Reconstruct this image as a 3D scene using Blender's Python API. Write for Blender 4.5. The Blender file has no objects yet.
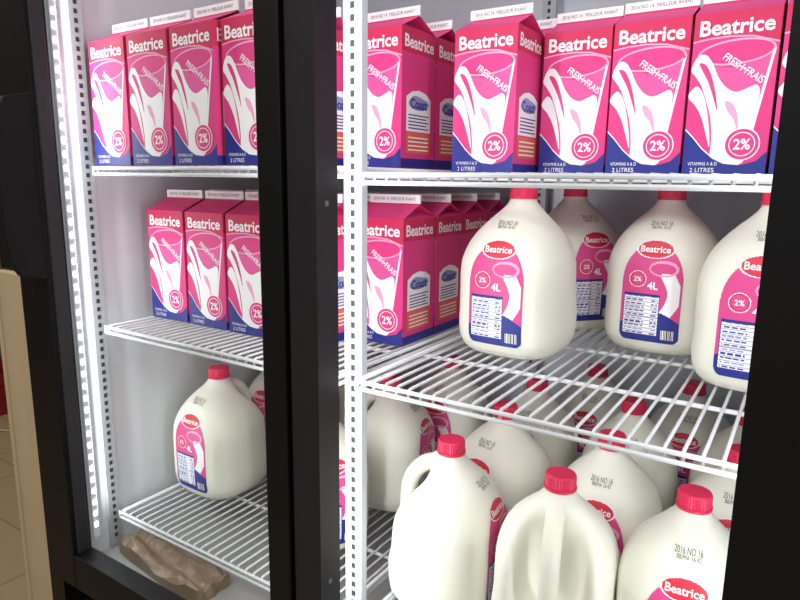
import bpy, bmesh, math, random
from mathutils import Vector, Matrix, noise
from mathutils.bvhtree import BVHTree
from mathutils.geometry import tessellate_polygon
random.seed(7)
scene = bpy.context.scene
scene.view_settings.view_transform = 'Standard'
ZC = 1.05   # eye height

# ------------------------------------------------------------------ materials
def srgb(h):
    h = h.lstrip('#'); c = [int(h[i:i+2], 16)/255 for i in (0, 2, 4)]
    return tuple((x/12.92 if x <= .04045 else ((x+.055)/1.055)**2.4) for x in c) + (1,)
def mat(name, col, rough=.5, metal=0, nscale=None, namt=.08, bump=0, emis=None, estr=0, sss=0, coat=0, spec=.5):
    m = bpy.data.materials.new(name); m.use_nodes = True
    nt = m.node_tree; b = nt.nodes['Principled BSDF']
    c = srgb(col)
    b.inputs['Base Color'].default_value = c
    b.inputs['Roughness'].default_value = rough
    b.inputs['Metallic'].default_value = metal
    b.inputs['Specular IOR Level'].default_value = spec
    if coat: b.inputs['Coat Weight'].default_value = coat
    if sss:
        b.inputs['Subsurface Weight'].default_value = sss
        b.inputs['Subsurface Radius'].default_value = (1, .9, .7)
        b.inputs['Subsurface Scale'].default_value = .012
    if emis:
        b.inputs['Emission Color'].default_value = srgb(emis); b.inputs['Emission Strength'].default_value = estr
    if nscale:
        tc = nt.nodes.new('ShaderNodeTexCoord'); n = nt.nodes.new('ShaderNodeTexNoise')
        n.inputs['Scale'].default_value = nscale; n.inputs['Detail'].default_value = 4
        nt.links.new(tc.outputs['Object'], n.inputs['Vector'])
        mx = nt.nodes.new('ShaderNodeMix'); mx.data_type = 'RGBA'
        mx.inputs['A'].default_value = tuple(x*(1-namt) for x in c[:3])+(1,)
        mx.inputs['B'].default_value = tuple(min(1, x*(1+namt)) for x in c[:3])+(1,)
        nt.links.new(n.outputs['Fac'], mx.inputs['Factor'])
        nt.links.new(mx.outputs['Result'], b.inputs['Base Color'])
        if bump:
            bp = nt.nodes.new('ShaderNodeBump'); bp.inputs['Strength'].default_value = bump
            bp.inputs['Distance'].default_value = .002
            nt.links.new(n.outputs['Fac'], bp.inputs['Height']); nt.links.new(bp.outputs['Normal'], b.inputs['Normal'])
    return m
M = {}
M['pink'] = mat('carton_pink', '#DB3E82', .55, nscale=30, namt=.04, spec=.35)
M['pink2'] = mat('carton_mid_pink', '#E0589A', .55, spec=.35)
M['lpink'] = mat('carton_light_pink', '#EFA4C5', .55, spec=.35)
M['red'] = mat('carton_red', '#CA2C58', .55, spec=.35)
M['white'] = mat('carton_white', '#F4F0F2', .5)
M['navy'] = mat('carton_navy', '#222C84', .5)
M['orange'] = mat('carton_orange', '#DE6A4A', .45)
M['ink'] = mat('print_ink', '#34343C', .6)
M['dateink'] = mat('date_ink', '#5A5A58', .6)
M['milk'] = mat('jug_plastic', '#EAE9DB', .5, nscale=18, namt=.02, sss=.4, spec=.35)
M['cap'] = mat('cap_plastic', '#DE2A54', .4)
M['lblpink'] = mat('label_pink', '#D84888', .45)
M['lblred'] = mat('label_red', '#D02A40', .45)
M['lblgrey'] = mat('label_grey', '#8F97C4', .5)
M['wire'] = mat('wire_white', '#DADCDE', .38, nscale=40, namt=.03)
M['liner'] = mat('liner_white', '#DADEE3', .5, nscale=6, namt=.03)
M['post'] = mat('post_white', '#AEB2B6', .45, nscale=20, namt=.05)
M['slot'] = mat('slot_dark', '#303034', .7)
M['black'] = mat('frame_black', '#0C0A0B', .5, nscale=15, namt=.2, spec=.25)
M['gasket'] = mat('gasket_grey', '#2A2A2D', .6)
M['deck'] = mat('deck_metal', '#B2B2B1', .45, metal=.2, nscale=12, namt=.1)
M['beige'] = mat('trim_beige', '#C0AA86', .6, nscale=8, namt=.08)
M['brown'] = mat('kraft_brown', '#85705A', .4, nscale=25, namt=.35, bump=.5)
M['led'] = mat('led', '#FFFFFF', .4, emis='#F4F8FF', estr=9)
M['diff'] = mat('led_housing', '#C4C8CE', .25, emis='#EEF3FF', estr=.15)
M['wall'] = mat('wall_paint', '#7A6A58', .8, nscale=5, namt=.06)
M['ceil'] = mat('ceiling_paint', '#C8C4BC', .9, nscale=5, namt=.04)
M['redplastic'] = mat('crate_red', '#8A1818', .5, nscale=10)
M['steel'] = mat('screw_steel', '#8A8A8A', .4, metal=.8)
M['dgrey'] = mat('mullion_grey', '#242225', .45, nscale=12, namt=.15, spec=.3)
M['track'] = mat('track_brown', '#4A423C', .35, nscale=20, namt=.2)

def floor_mat():
    m = bpy.data.materials.new('floor_wood'); m.use_nodes = True
    nt = m.node_tree; b = nt.nodes['Principled BSDF']
    tc = nt.nodes.new('ShaderNodeTexCoord')
    br = nt.nodes.new('ShaderNodeTexBrick'); br.inputs['Scale'].default_value = 1.2
    br.inputs['Color1'].default_value = srgb('#A8916F'); br.inputs['Color2'].default_value = srgb('#A08A6B')
    br.inputs['Mortar'].default_value = srgb('#8A765C'); br.inputs['Mortar Size'].default_value = .004
    nt.links.new(tc.outputs['Object'], br.inputs['Vector'])
    nt.links.new(br.outputs['Color'], b.inputs['Base Color']); b.inputs['Roughness'].default_value = .5
    return m
M['floor'] = floor_mat()
def glass_mat():
    m = bpy.data.materials.new('door_glass'); m.use_nodes = True
    nt = m.node_tree; nt.nodes.clear()
    o = nt.nodes.new('ShaderNodeOutputMaterial'); mx = nt.nodes.new('ShaderNodeMixShader')
    t = nt.nodes.new('ShaderNodeBsdfTransparent'); g = nt.nodes.new('ShaderNodeBsdfGlossy')
    t.inputs['Color'].default_value = (.97, .98, .97, 1); g.inputs['Roughness'].default_value = .02
    mx.inputs[0].default_value = .03
    nt.links.new(t.outputs[0], mx.inputs[1]); nt.links.new(g.outputs[0], mx.inputs[2]); nt.links.new(mx.outputs[0], o.inputs[0])
    return m
M['glass'] = glass_mat()

# ------------------------------------------------------------------ mesh builder
class MB:
    def __init__(s): s.v = []; s.f = []; s.m = []; s.mats = []; s.sm = []
    def mi(s, k):
        if k not in s.mats: s.mats.append(k)
        return s.mats.index(k)
    def add(s, vs, fs, k, smooth=False):
        o = len(s.v); s.v += [tuple(v) for v in vs]; i = s.mi(k)
        for f in fs: s.f.append([a+o for a in f]); s.m.append(i); s.sm.append(smooth)
    def box(s, x0, x1, y0, y1, z0, z1, k):
        vs = [(x, y, z) for x in (x0, x1) for y in (y0, y1) for z in (z0, z1)]
        s.add(vs, [(0,1,3,2),(4,6,7,5),(0,4,5,1),(2,3,7,6),(0,2,6,4),(1,5,7,3)], k)
    def tube(s, pts, r, k, n=8):
        pts = [Vector(p) for p in pts]; vs = []; fs = []
        rr = r if isinstance(r, (list, tuple)) else [r]*len(pts)
        ref = None
        for i, p in enumerate(pts):
            t = (pts[min(i+1, len(pts)-1)]-pts[max(i-1, 0)]).normalized()
            if ref is None: ref = Vector((1,0,0)) if abs(t.x) < .8 else Vector((0,0,1))
            a = (ref - t*ref.dot(t)).normalized(); b = t.cross(a); ref = a
            for j in range(n):
                th = 2*math.pi*j/n
                vs.append(p + a*math.cos(th)*rr[i] + b*math.sin(th)*rr[i])
        for i in range(len(pts)-1):
            for j in range(n):
                fs.append((i*n+j, i*n+(j+1)%n, (i+1)*n+(j+1)%n, (i+1)*n+j))
        fs.append(tuple(range(n))[::-1]); fs.append(tuple((len(pts)-1)*n+j for j in range(n)))
        s.add(vs, fs, k, True)
    def mesh(s, name):
        me = bpy.data.meshes.new(name); me.from_pydata(s.v, [], s.f)
        for k in s.mats: me.materials.append(M[k])
        me.polygons.foreach_set('material_index', s.m)
        me.polygons.foreach_set('use_smooth', s.sm); me.update()
        return me
def obj(name, me, loc=(0,0,0), rot=0, parent=None, bevel=0):
    o = bpy.data.objects.new(name, me); scene.collection.objects.link(o)
    o.location = loc; o.rotation_euler = (0, 0, rot)
    if parent: o.parent = parent
    if bevel:
        b = o.modifiers.new('bevel', 'BEVEL'); b.width = bevel; b.segments = 2; b.limit_method = 'ANGLE'
    return o

_tc = {}
def text_geo(s, bold=.02, shear=0):
    key = (s, bold, shear)
    if key in _tc: return _tc[key]
    cu = bpy.data.curves.new('t', 'FONT'); cu.body = s; cu.size = 1; cu.offset = bold; cu.shear = shear; cu.resolution_u = 3
    o = bpy.data.objects.new('t', cu); scene.collection.objects.link(o)
    dg = bpy.context.evaluated_depsgraph_get(); me = bpy.data.meshes.new_from_object(o.evaluated_get(dg))
    vs = [(v.co.x, v.co.y) for v in me.vertices]; fs = [tuple(p.vertices) for p in me.polygons]
    bpy.data.objects.remove(o); bpy.data.curves.remove(cu); bpy.data.meshes.remove(me)
    x0 = min(v[0] for v in vs); x1 = max(v[0] for v in vs); y0 = min(v[1] for v in vs); y1 = max(v[1] for v in vs)
    W = x1-x0
    vs = [((x-(x0+x1)/2)/W, (y-(y0+y1)/2)/W) for x, y in vs]
    _tc[key] = (vs, fs); return _tc[key]
def crom(pts, n=6):
    out = []; L = len(pts)
    for i in range(L):
        p0, p1, p2, p3 = (Vector(pts[(i+k-1) % L]) for k in range(4))
        for j in range(n):
            t = j/n
            out.append(tuple(.5*((2*p1)+(-p0+p2)*t+(2*p0-5*p1+4*p2-p3)*t*t+(-p0+3*p1-3*p2+p3)*t**3)))
    return out

# ------------------------------------------------------------------ milk carton
CW, CH = .095, .197
def build_carton():
    mb = MB(); h = CW/2
    mb.add([(-h,-h,0),(h,-h,0),(h,h,0),(-h,h,0),(-h,-h,CH),(h,-h,CH),(h,h,CH),(-h,h,CH)],
           [(0,3,2,1),(0,1,5,4),(1,2,6,5),(2,3,7,6),(3,0,4,7)], 'pink')
    zr = .2175; zf = .2325
    V = [(-h,-h,CH),(h,-h,CH),(h,h,CH),(-h,h,CH),(-h,-.0015,zr),(h,-.0015,zr),(h,.0015,zr),(-h,.0015,zr),(-h*.45,0,zr-.004),(h*.45,0,zr-.004)]
    mb.add(V, [(0,1,5,4),(2,3,7,6),(1,2,9),(1,9,5),(2,6,9),(0,8,3),(0,4,8),(3,8,7)], 'pink')
    mb.box(-h, h, -.0018, .0018, zr-.001, zf, 'white')
    mb.box(-h, h, -.0021, .0021, zr-.001, zr+.0015, 'red')
    def P(face, u, v, off):
        u *= CW; v *= CH; d = h+off
        if face == 0: return (u, -d, v)
        if face == 1: return (d, u, v)
        if face == 2: return (-u, d, v)
        return (-d, -u, v)
    def poly(face, pts, layer, k):
        off = .00012*layer
        tr = tessellate_polygon([[Vector((a, b*2, 0)) for a, b in pts]])
        mb.add([P(face, a, b, off) for a, b in pts], [tuple(t) for t in tr], k)
    R = CW/CH
    def ell(cu, cv, ru, rv, rot=0, n=36):
        c, s_ = math.cos(rot), math.sin(rot)
        o = []
        for i in range(n):
            t = 2*math.pi*i/n; x = ru*math.cos(t); y = rv*math.sin(t)
            o.append((cu+(x*c-y*s_), cv+(x*s_+y*c)*R))
        return o
    def ring(face, cu, cv, ru, rv, th, rot, layer, k, a0=0, a1=2*math.pi, n=36):
        o = ell(cu, cv, ru, rv, rot, n); i_ = ell(cu, cv, ru-th, rv-th, rot, n)
        for j in range(n):
            if not (a0 <= 2*math.pi*j/n < a1): continue
            q = [o[j], o[(j+1) % n], i_[(j+1) % n], i_[j]]
            mb.add([P(face, a, b, .00012*layer) for a, b in q], [(0,1,2,3)], k)
    def text(face, s, cu, cv, w, layer, k, bold=.02, rot=0, stretch=1, shear=0):
        vs, fs = text_geo(s, bold, shear); c, s_ = math.cos(rot), math.sin(rot)
        out = []
        for x, y in vs:
            x *= w; y *= w*stretch
            out.append(P(face, cu+x*c-y*s_, cv+(x*s_+y*c)*R, .00012*layer))
        mb.add(out, fs, k)
    for f in (0, 2):
        poly(f, [(-.5,1),(-.5,.835),(-.3,.85),(-.05,.855),(.2,.845),(.5,.80),(.5,1)], 1, 'red')
        poly(f, [(-.5,.835),(-.3,.85),(-.05,.855),(.2,.845),(.5,.80),(.5,.79),(.2,.835),(-.05,.845),(-.3,.84),(-.5,.826)][::-1], 2, 'lpink')
        text(f, 'Beatrice', 0, .908, .86, 3, 'white', .022, stretch=1.0)
        # tumbler outline
        poly(f, [(-.42,.74),(-.25,.68),(0,.66),(.25,.69),(.45,.76),(.33,.42),(.23,.12),(-.14,.12),(-.28,.40)], 1, 'pink2')
        ring(f, .02, .755, .45, .16, .025, .06, 2, 'lpink')
        # right rim of the glass
        poly(f, [(.44,.755),(.475,.765),(.36,.42),(.255,.10),(.22,.10),(.325,.42)][::-1], 2, 'white')
        # milk pour: wave from left lip, body filling the glass
        poly(f, crom([(-.49,.665),(-.43,.74),(-.33,.75),(-.24,.695),(-.15,.605),(-.04,.54),(.08,.515),(.20,.535),(.30,.55),(.34,.49),(.28,.28),(.225,.08),(-.14,.08),(-.165,.22),(-.20,.35),(-.27,.46),(-.35,.56),(-.43,.62)], 5), 3, 'white')
        poly(f, crom([(-.50,.50),(-.42,.56),(-.34,.53),(-.27,.44),(-.21,.30),(-.185,.18),(-.24,.26),(-.31,.36),(-.40,.44)], 5), 3, 'white')
        poly(f, crom([(-.40,.70),(-.32,.69),(-.24,.62),(-.17,.51),(-.13,.40),(-.19,.48),(-.27,.58),(-.35,.65)], 5), 4, 'pink')
        poly(f, crom([(-.05,.46),(.05,.44),(.12,.36),(.13,.28),(.07,.35),(-.01,.40)], 4), 4, 'lpink')
        text(f, 'FRESH•FRAIS', .13, .655, .58, 5, 'white', .01, rot=-.62, stretch=1.25)
        poly(f, [(-.5,0),(.5,0),(.5,.15),(.38,.09),(.2,.065),(0,.075),(-.14,.11),(-.28,.17),(-.40,.24),(-.5,.29)], 5, 'navy')
        poly(f, [(-.5,.29),(-.40,.24),(-.28,.17),(-.14,.11),(-.14,.118),(-.28,.18),(-.40,.25),(-.5,.30)], 5, 'white')
        poly(f, ell(.2, .195, .21, .21), 6, 'white')
        poly(f, ell(.2, .195, .195, .195), 7, 'pink')
        ring(f, .2, .195, .155, .155, .012, 0, 8, 'white')
        text(f, '2%', .2, .195, .20, 8, 'white', .02, stretch=1.1)
        text(f, 'VITAMINS A & D', -.25, .075, .36, 7, 'white', .0, stretch=1.3)
        text(f, '2 LITRES', -.25, .035, .30, 7, 'white', .0)
    for f in (1, 3):
        poly(f, [(-.5,1),(-.5,.83),(.5,.83),(.5,1)], 1, 'red')
        text(f, 'Beatrice', 0, .908, .84, 3, 'white', .022, stretch=1.0)
        poly(f, [(-.36,.27),(.36,.27),(.36,.52),(.2,.56),(0,.575),(-.2,.56),(-.36,.52)], 1, 'white')
        poly(f, crom([(-.3,.47),(-.15,.53),(.1,.52),(.3,.49),(.2,.44),(-.1,.43)], 4), 2, 'lblgrey')
        text(f, 'Coast', 0, .475, .5, 3, 'navy', .03)
        for i in range(5):
            v = .29+i*.024; mb.add([P(f, a, b, .00024) for a, b in [(-.3,v),(.3-.06*(i % 2),v),(.3-.06*(i % 2),v+.009),(-.3,v+.009)]], [(0,1,2,3)], 'navy')
        poly(f, [(-.36,.11),(.36,.11),(.36,.262),(-.36,.262)], 1, 'orange')
        for i in range(4):
            v = .13+i*.03; mb.add([P(f, a, b, .00024) for a, b in [(-.3,v),(.3,v),(.3,v+.01),(-.3,v+.01)]], [(0,1,2,3)], 'white')
        poly(f, [(-.5,0),(.5,0),(.5,.07),(-.5,.07)], 1, 'navy')
    for sy in (-1, 1):
        vs, fs = text_geo('2016 NO 14  MEILLEUR AVANT', 0)
        mb.add([(x*.08*(-sy), sy*.0021, (zr+zf)/2+.001+y*.08*1.2) for x, y in vs], fs, 'dateink')
    return mb.mesh('milk_carton')
carton_me = build_carton()

# ------------------------------------------------------------------ milk jug
def build_jug():
    mb = MB()
    prof = [(0,.058,3),(.003,.064,3.2),(.010,.0705,3.4),(.022,.0755,3.6),(.04,.078,3.6),(.08,.0785,3.6),(.115,.0785,3.5),(.135,.0775,3.3),
            (.150,.0745,3.0),(.165,.069,2.7),(.178,.061,2.5),(.190,.051,2.3),(.201,.040,2.1),(.210,.030,2),(.217,.0235,2),(.223,.0195,2),(.236,.0185,2)]
    P = []
    for i in range(len(prof)-1):
        for j in range(3):
            t = j/3; P.append(tuple(prof[i][k]*(1-t)+prof[i+1][k]*t for k in range(3)))
    P.append(prof[-1])
    N = 64; vs = []; fs = []
    for z, a, n in P:
        hz = max(0, 1-((z-.142)/.068)**2); hz = hz**.55
        for j in range(N):
            th = 2*math.pi*j/N; c, s = math.cos(th), math.sin(th)
            r = a/((abs(c)**n+abs(s)**n)**(1/n)); x, y = r*c, r*s
            if y > 0:
                y *= 1-.76*hz*math.exp(-(x/.046)**4)
                x *= 1-.12*hz*(y/.08)
            if z > .03 and z < .13 and abs(x) > .06: x -= math.copysign(.0015*math.sin((z-.03)/.1*math.pi), x)
            vs.append((x, y, z))
    for i in range(len(P)-1):
        for j in range(N): fs.append((i*N+j, i*N+(j+1) % N, (i+1)*N+(j+1) % N, (i+1)*N+j))
    fs.append(tuple(range(N))[::-1]); fs.append(tuple((len(P)-1)*N+j for j in range(N)))
    mb.add(vs, fs, 'milk', True)
    path = crom([(0,.010,.205),(0,.026,.206),(0,.042,.199),(0,.057,.183),(0,.0655,.163),(0,.068,.140),(0,.0685,.112),(0,.065,.088),(0,.050,.070)], 4)[:-4]
    mb.tube(path, .0125, 'milk', 16)
    tmp = obj('tmp', mb.mesh('tmp'))
    rm = tmp.modifiers.new('r', 'REMESH'); rm.mode = 'VOXEL'; rm.voxel_size = .0026; rm.use_smooth_shade = True
    sm = tmp.modifiers.new('s', 'SMOOTH'); sm.iterations = 6; sm.factor = .6
    dg = bpy.context.evaluated_depsgraph_get(); me = bpy.data.meshes.new_from_object(tmp.evaluated_get(dg))
    V = [v.co.copy() for v in me.vertices]; F = [tuple(p.vertices) for p in me.polygons]
    bpy.data.objects.remove(tmp)
    out = MB(); out.add(V, F, 'milk', True)
    bvh = BVHTree.FromPolygons(V, F)
    def proj(x, z, off):
        hit = bvh.ray_cast(Vector((x, -.3, z)), Vector((0, 1, 0)))
        if hit[0] is None: return (x, -.02, z)
        return tuple(hit[0]+hit[1]*off)
    n = 72; rings = [(.2255,.0205),(.229,.0208),(.229,.0198),(.243,.0196),(.2455,.0182),(.2462,.015)]
    vs = []; fs = []
    for q, (z, r) in enumerate(rings):
        for j in range(n):
            rr = r-(.0007 if (j % 2 and q in (2, 3)) else 0); th = 2*math.pi*j/n
            vs.append((rr*math.cos(th), rr*math.sin(th), z))
    for i in range(len(rings)-1):
        for j in range(n): fs.append((i*n+j, i*n+(j+1) % n, (i+1)*n+(j+1) % n, (i+1)*n+j))
    fs.append(tuple(range(n))[::-1]); fs.append(tuple((len(rings)-1)*n+j for j in range(n)))
    out.add(vs, fs, 'cap', False)
    def zone(s, z):
        e = (s/.025)**2+((z-.1475)/.0125)**2
        if e < .82: return 'lblred'
        if e < 1: return 'white'
        if z < .018 or z > .152: return None
        w = .039
        if z > .104: w = .039*math.sqrt(max(0, 1-((z-.104)/.052)**2))
        if z < .028: w = .039-.010*(1-math.sqrt(max(0, 1-((.028-z)/.010)**2)))
        if abs(s) > w: return None
        if -.036 < s < .012 and .028 < z < .086:
            row = ((z-.028) % .0052)
            if z > .0825: return 'navy'
            if s < -.035 or s > .011: return 'navy'
            if row > .0042: return 'lblgrey'
            if row > .0012 and row < .0032 and (-.033 < s < -.008 or .001 < s < .009) and (int((s+1)/.0016)*7+int(z/.0052)*3) % 5: return 'lblgrey' if (int(z/.0052) % 3 == 0) else 'navy'
            return 'white'
        if .016 < s < .034 and .024 < z < .037: return 'ink' if int((s+1)/.0011) % 2 else 'white'
        if z < .052+.010*math.sin((s+.02)*60): return 'navy'
        c = (s+.019)**2+(z-.106)**2
        if c < .0115**2 and c > .0105**2: return 'white'
        if c <= .0105**2: return 'lblred' if c > .0088**2 else 'lblpink'
        if ((s-.014)/.019)**2+((z-.122)/.011)**2 < 1 and ((s-.013)/.016)**2+((z-.1215)/.008)**2 > 1: return 'lpink'
        cx = .020+.010*math.sin((z-.06)*60)
        if s > .012 and z < .116 and abs(s-cx) < .009+.05*max(0, z-.09) and s < .036: return 'white'
        return 'lblpink'
    fz = lambda z: .0205+(z-.018)*1.05
    cs = .0009; nx = int(.084/cs); nz = int(.145/cs)
    grid = [[proj((-.042+i*cs)*1.06, fz(.0175+j*cs), .0005) for i in range(nx+1)] for j in range(nz+1)]
    buckets = {}
    for j in range(nz):
        for i in range(nx):
            k = zone(-.042+(i+.5)*cs, .0175+(j+.5)*cs)
            if k: buckets.setdefault(k, []).append((j, i))
    for k, cells in buckets.items():
        ids = {}; vs = []; fs = []
        def gid(j, i):
            if (j, i) not in ids: ids[(j, i)] = len(vs); vs.append(grid[j][i])
            return ids[(j, i)]
        for j, i in cells: fs.append((gid(j, i), gid(j, i+1), gid(j+1, i+1), gid(j+1, i)))
        out.add(vs, fs, k, True)
    def ptext(s, cx, cz, w, k, bold=.02, off=.001, st=1):
        vs, fs = text_geo(s, bold); out.add([proj(cx+x*w, cz+y*w*st, off) for x, y in vs], fs, k)
    ptext('Beatrice', 0, fz(.1475), .041, 'white', .02)
    ptext('2%', -.0201, fz(.106), .011, 'white', .02)
    ptext('4L', .0015, fz(.098), .015, 'white', .03)
    ptext('2016 NO 16', 0, .1925, .030, 'dateink', .0, .0005, 1.5)
    ptext('BB/MA 16:42', .001, .1868, .026, 'dateink', .0, .0005, 1.2)
    return out.mesh('milk_jug')
jug_me = build_jug()

# ------------------------------------------------------------------ shelves
ZT, ZM, ZB = ZC+.017, ZC-.256, ZC-.609
ZTR, ZMR, ZBR = ZC+.0095, ZC-.251, ZC-.609
YF, YB = .625, 1.27
def shelf(x0, x1, z):
    mb = MB(); r = .0020; zc = z-r
    n = int(round((x1-x0-.016)/.0175))
    for i in range(n+1):
        x = x0+.008+(x1-x0-.016)*i/n
        mb.tube([(x, YB, zc), (x, YF+.004, zc), (x, YF+.001, zc-.001), (x, YF, zc-.004), (x, YF, zc-.011)], r, 'wire', 6)
    for y, dz, rr in ((YF-.003, .002, .0028), (YF-.003, .0115, .0028), (YF+.16, .0045, .003), (YF+.33, .0045, .003), (YF+.50, .0045, .003), (YB, .0045, .003)):
        mb.tube([(x0, y, zc-dz), (x1, y, zc-dz)], rr, 'wire', 8)
    for x in (x0, x1):
        mb.tube([(x, YF-.003, zc-.002), (x, YB, zc-.002)], .003, 'wire', 8)
        mb.tube([(x, YF-.003, zc-.0115), (x, YB, zc-.0115)], .003, 'wire', 8)
        mb.tube([(x, YF-.003, zc-.0135), (x, YF-.003, zc+.001)], .003, 'wire', 8)
    return mb.mesh('wire_shelf')
XL0, XL1, XR0, XR1 = -1.018, -.508, -.469, .085
for z in (ZT, ZM, ZB): obj('wire_shelf', shelf(XL0, XL1, z))
for z in (ZTR, ZMR, ZBR): obj('wire_shelf', shelf(XR0, XR1, z))

def post(xc, y0, w, side):
    mb = MB()
    z0, z1 = .3605, 1.7195
    if side == 'front':
        mb.box(xc-w/2, xc+w/2, y0, y0+.012, z0, z1, 'post')
        z = z0+.02
        while z < z1-.02:
            mb.box(xc-.003, xc+.003, y0-.0004, y0+.001, z, z+.0075, 'slot')
            z += .0145
    else:
        d = 1 if side == 'right' else -1
        a, b = sorted((xc, xc+d*.006)); mb.box(a, b, y0, y0+w, z0, z1, 'post')
        z = z0+.02; f = xc+d*.006
        while z < z1-.02:
            a, b = sorted((f-d*.001, f+d*.0004)); mb.box(a, b, y0+w*.5-.003, y0+w*.5+.003, z, z+.0075, 'slot')
            z += .0145
    return mb.mesh('shelf_post')
obj('shelf_post', post(-.4885, .640, .028, 'front'))
obj('shelf_post', post(-.4885, 1.285, .028, 'front'))
obj('shelf_post', post(-1.0445, .612, .022, 'right'))
obj('shelf_post', post(-1.0445, 1.20, .022, 'right'))
obj('shelf_post', post(.0995, .640, .022, 'left'))

# ------------------------------------------------------------------ refrigerator cabinet
cab = MB()
cab.box(-1.085, -1.045, .575, 1.36, .30, 1.80, 'liner')
cab.box(.10, .14, .575, 1.36, .30, 1.80, 'liner')
cab.box(-1.045, .10, 1.33, 1.36, .30, 1.80, 'liner')
cab.box(-1.045, .10, .575, 1.33, 1.72, 1.80, 'liner')
cab.box(-1.045, .10, .575, 1.33, .30, .36, 'deck')
cab.box(-1.10, -1.085, .575, 1.36, .0, 1.95, 'black')
cab.box(.14, .155, .575, 1.36, .0, 1.95, 'black')
cab.box(-1.085, .14, .60, 1.36, .06, .30, 'black')
cab.box(-1.085, .14, .575, 1.36, 1.80, 1.95, 'black')
cab.box(-1.118, -1.072, .535, .575, .05, 1.95, 'black')
cab.box(-1.072, -1.052, .569, .5745, .352, 1.74, 'track')
cab.box(-.500, -.458, .534, .572, .30, 1.75, 'dgrey')
cab.box(-.504, -.500, .545, .572, .30, 1.75, 'gasket')
cab.box(-.028, .155, .534, .572, .05, 1.95, 'black')
cab.box(-1.072, -.028, .535, .575, 1.74, 1.95, 'black')
cab.box(-.500, -.028, .535, .575, .30, .352, 'black')
cab.box(-1.072, -.500, .566, .578, .30, .352, 'black')
for i in range(9):
    cab.box(-1.06, -.03, .560, .60, .07+i*.024, .084+i*.024, 'black')
for z in (.55, 1.02, 1.45):
    cab.box(-.4582, -.4574, .549, .555, z, z+.006, 'steel')
obj('display_refrigerator', cab.mesh('display_refrigerator'), bevel=.0015)

# left door
dr = MB()
dr.box(-1.070, -1.021, .530, .565, .33, 1.735, 'black')
dr.box(-.543, -.505, .530, .565, .33, 1.735, 'black')
dr.box(-1.021, -.543, .530, .565, .33, .395, 'black')
dr.box(-1.021, -.543, .530, .565, 1.66, 1.735, 'black')
dr.box(-1.023, -1.017, .538, .560, .395, 1.66, 'gasket')
hp = [(.532,1.175),(.492,1.165),(.478,1.14),(.474,1.08),(.474,.97),(.478,.92),(.492,.895),(.532,.885)]
vs = []
for y, z in hp: vs += [(-1.036, y, z), (-1.022, y, z)]
fs = [(2*i, 2*i+1, 2*i+3, 2*i+2) for i in range(7)] + [tuple(2*i for i in range(8)), tuple(2*i+1 for i in range(8))[::-1], (14, 15, 1, 0)]
dr.add(vs, fs, 'black')
ld = obj('refrigerator_door', dr.mesh('refrigerator_door'), bevel=.002)
g = MB(); g.box(-1.0215, -.5425, .545, .548, .394, 1.661, 'glass')
obj('glass_pane', g.mesh('glass_pane'), parent=ld)
def right_door():
    d = MB()
    d.box(-.47, -.40, 0, .035, .33, 1.735, 'black'); d.box(-.05, 0, 0, .035, .33, 1.735, 'black')
    d.box(-.40, -.05, 0, .035, .33, .398, 'black'); d.box(-.40, -.05, 0, .035, 1.66, 1.735, 'black')
    d.tube([(-.43,.002,1.16),(-.43,-.03,1.165),(-.43,-.055,1.15),(-.43,-.06,1.10),(-.43,-.06,.95),(-.43,-.055,.90),(-.43,-.03,.885),(-.43,.002,.89)], .009, 'black', 12)
    return d.mesh('refrigerator_door')
rd = obj('refrigerator_door', right_door(), loc=(.165, .53, 0), rot=math.radians(160), bevel=.0015)
g = MB(); g.box(-.401, -.049, .015, .018, .397, 1.661, 'glass')
obj('glass_pane', g.mesh('glass_pane_right'), parent=rd)

# LED strips
ls = MB()
ls.box(-1.0445, -1.036, .579, .590, .40, 1.70, 'diff')
z = .42
while z < 1.68:
    ls.box(-1.0365, -1.0345, .582, .587, z, z+.009, 'led'); z += .022
obj('led_strip_light', ls.mesh('led_strip_light'))
def area(name, loc, direction, sx, sy, power, col=(1,1,1)):
    l = bpy.data.lights.new(name, 'AREA'); l.shape = 'RECTANGLE'; l.size = sx; l.size_y = sy; l.energy = power; l.color = col
    o = bpy.data.objects.new(name, l); scene.collection.objects.link(o); o.location = loc
    d = Vector(direction).normalized(); zax = -d; yax = Vector((0,0,1)) if abs(d.z) < .9 else Vector((0,1,0))
    xax = yax.cross(zax).normalized(); yax = zax.cross(xax)
    o.rotation_euler = Matrix((xax, yax, zax)).transposed().to_euler(); return o
area('led_lamp', (-1.030, .582, 1.05), (1, 1.1, 0), .006, 1.2, 1.4, (.93,.97,1))
area('led_lamp', (-.52, .585, 1.05), (-.5, 1, 0), .02, 1.2, 1.6, (.93,.97,1))
area('led_lamp', (-.46, .585, 1.05), (.5, 1, 0), .02, 1.2, 1.6, (.93,.97,1))
area('led_lamp', (.03, .585, 1.05), (-.6, 1, 0), .02, 1.2, 1.8, (.93,.97,1))
area('store_ceiling_lamp', (-.2, -1.0, 2.5), (0, .45, -1), 1.6, .6, 33, (1,1,.99))
area('store_ceiling_lamp', (-2.2, .2, 2.5), (0, 0, -1), 1.2, .6, 20, (1,.96,.9))

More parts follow.
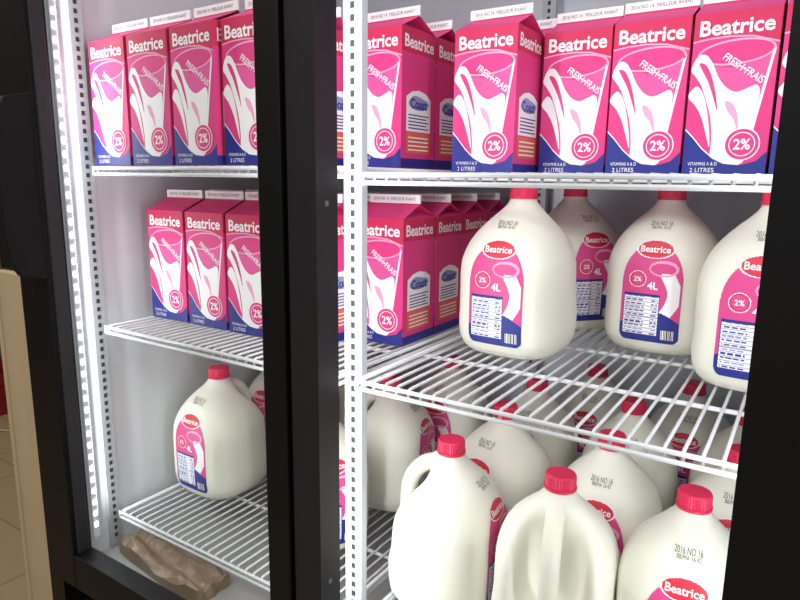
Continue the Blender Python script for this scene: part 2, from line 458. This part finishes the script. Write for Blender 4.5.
# ------------------------------------------------------------------ cartons
def put_carton(x, y, z, r=0):
    obj('milk_carton', carton_me, (x, y, z+.0006), math.radians(r+random.uniform(-.4, .4)))
h = CW/2; P = .0985
def column(x, yf, z, r=0):
    y = yf+h
    while y+h < 1.28: put_carton(x, y, z, r); y += P
for x, yf, r in [(-.980,.634,0),(-.877,.634,1),(-.773,.634,-1),(-.669,.640,0),(-.562,.790,0)]: column(x, yf, ZT, r)
for x, yf, r in [(-.966,.715,1),(-.862,.715,0),(-.760,.715,1),(-.661,.73,0),(-.562,.800,0)]: column(x, yf, ZM, r)
for x, yf in [(-.405,.832),(-.302,.910),(-.203,.905),(-.104,.905),(-.005,.900)]: column(x, yf, ZTR)

# ------------------------------------------------------------------ jugs
def put_jug(x, y, z, r=0): obj('milk_jug', jug_me, (x, y, z+.0006), math.radians(r))
for x, y, r in [(-.358,.880,-3),(-.352,1.10,50),(-.182,1.03,-2),(-.036,.905,-4),(-.01,1.10,0)]: put_jug(x, y, ZMR, r)
for x, y, r in [(-.398,.753,95),(-.232,.738,192),(-.082,.783,6),(-.392,.930,-12),(-.212,.905,2),(-.045,.955,0),
                (-.40,1.095,0),(-.22,1.075,5),(-.05,1.125,0),(-.33,1.245,0),(-.15,1.24,0)]: put_jug(x, y, ZBR, r)
for x, y, r in [(-.940,.80,0),(-.93,.975,0),(-.90,1.15,0),(-.66,.765,60),(-.635,.95,100),(-.60,1.13,0)]: put_jug(x, y, ZB, r)

# ------------------------------------------------------------------ crumpled kraft paper
bm = bmesh.new(); bmesh.ops.create_cube(bm, size=1)
bmesh.ops.subdivide_edges(bm, edges=bm.edges[:], cuts=30, use_grid_fill=True)
for v in bm.verts:
    c = v.co; x, y, z = c.x*.24, c.y*.078, c.z*.026
    n1 = noise.noise(Vector((x*10, y*50, z*30))); n2 = abs(noise.noise(Vector((x*30+5, y*45, z*40))))
    tap = 1-.12*abs(c.x*2)**3
    y = y*tap+n1*.005; z = z*tap+(n1*.010-n2*.010)*(c.z+.5)
    if c.z > 0: z += .003*math.sin(y*190+x*12)*(c.z+.5)
    v.co = (x+noise.noise(Vector((1,y*60,z*40)))*.008, y+noise.noise(Vector((x*9,3,0)))*.010, max(z+.0135, .0005))
me = bpy.data.meshes.new('crumpled_kraft_paper'); bm.to_mesh(me); bm.free(); me.materials.append(M['brown'])
for p in me.polygons: p.use_smooth = False
obj('crumpled_kraft_paper', me, (-.892, .636, .3605), math.radians(-5))

# ------------------------------------------------------------------ store surroundings
def slab(name, a, k):
    b = MB(); b.box(*a, k); return obj(name, b.mesh(name))
slab('floor', (-3.2, 2.2, -2.6, 1.6, -.05, 0), 'floor')
slab('wall_back', (-3.2, 2.2, 1.5, 1.6, 0, 2.7), 'wall')
slab('wall_left', (-3.3, -3.2, -2.6, 1.6, 0, 2.7), 'wall')
slab('ceiling', (-3.3, 2.2, -2.6, 1.6, 2.7, 2.8), 'ceil')
t = MB(); t.box(-1.205, -1.12, .535, .60, 0, .885, 'beige'); t.box(-1.205, -1.195, .530, .60, 0, .885, 'beige')
obj('trim_1', t.mesh('trim_1'), bevel=.003)
t = MB(); t.box(-1.205, -1.12, .545, .60, .887, 1.95, 'black'); obj('trim_2', t.mesh('trim_2'), bevel=.003)
cr = MB()
X, Y = -3.05, 1.30
cr.box(X-.13, X+.13, Y-.1, Y+.1, 0, .02, 'redplastic')
for a in ((X-.13,X-.12,Y-.1,Y+.1),(X+.12,X+.13,Y-.1,Y+.1),(X-.12,X+.12,Y-.1,Y-.09),(X-.12,X+.12,Y+.09,Y+.1)):
    for z0 in (.02,.08,.14): cr.box(*a, z0, z0+.04, 'redplastic')
for a in ((X-.13,Y-.1),(X+.12,Y-.1),(X-.13,Y+.09),(X+.12,Y+.09)): cr.box(a[0], a[0]+.01, a[1], a[1]+.01, .02, .2, 'redplastic')
obj('plastic_crate', cr.mesh('plastic_crate'))
cb = MB(); cb.tube(crom([(-3.0,1.2,.006),(-2.8,1.15,.006),(-2.6,1.22,.006),(-2.45,1.1,.006),(-2.3,1.2,.006),(-2.2,1.3,.006)],5)[:-6], .005, 'beige', 8)
obj('power_cable', cb.mesh('power_cable'))

w = bpy.data.worlds.new('World'); scene.world = w; w.use_nodes = True
w.node_tree.nodes['Background'].inputs[0].default_value = (.84,.88,.92,1); w.node_tree.nodes['Background'].inputs[1].default_value = .36

# ------------------------------------------------------------------ camera
yaw, pit, rol = math.radians(33), math.radians(10.8), math.radians(.7)
R0 = Vector((math.cos(yaw), math.sin(yaw), 0))
F = Vector((-math.sin(yaw)*math.cos(pit), math.cos(yaw)*math.cos(pit), -math.sin(pit)))
U0 = R0.cross(F)
R = R0*math.cos(rol)+U0*math.sin(rol); U = U0*math.cos(rol)-R0*math.sin(rol)
cam = bpy.data.cameras.new('camera'); co = bpy.data.objects.new('camera', cam); scene.collection.objects.link(co)
m = Matrix((R, U, -F)).transposed().to_4x4(); m.translation = (0, 0, ZC); co.matrix_world = m
cam.sensor_width = 36; cam.lens = 630/800*36; cam.clip_start = .02
scene.camera = co
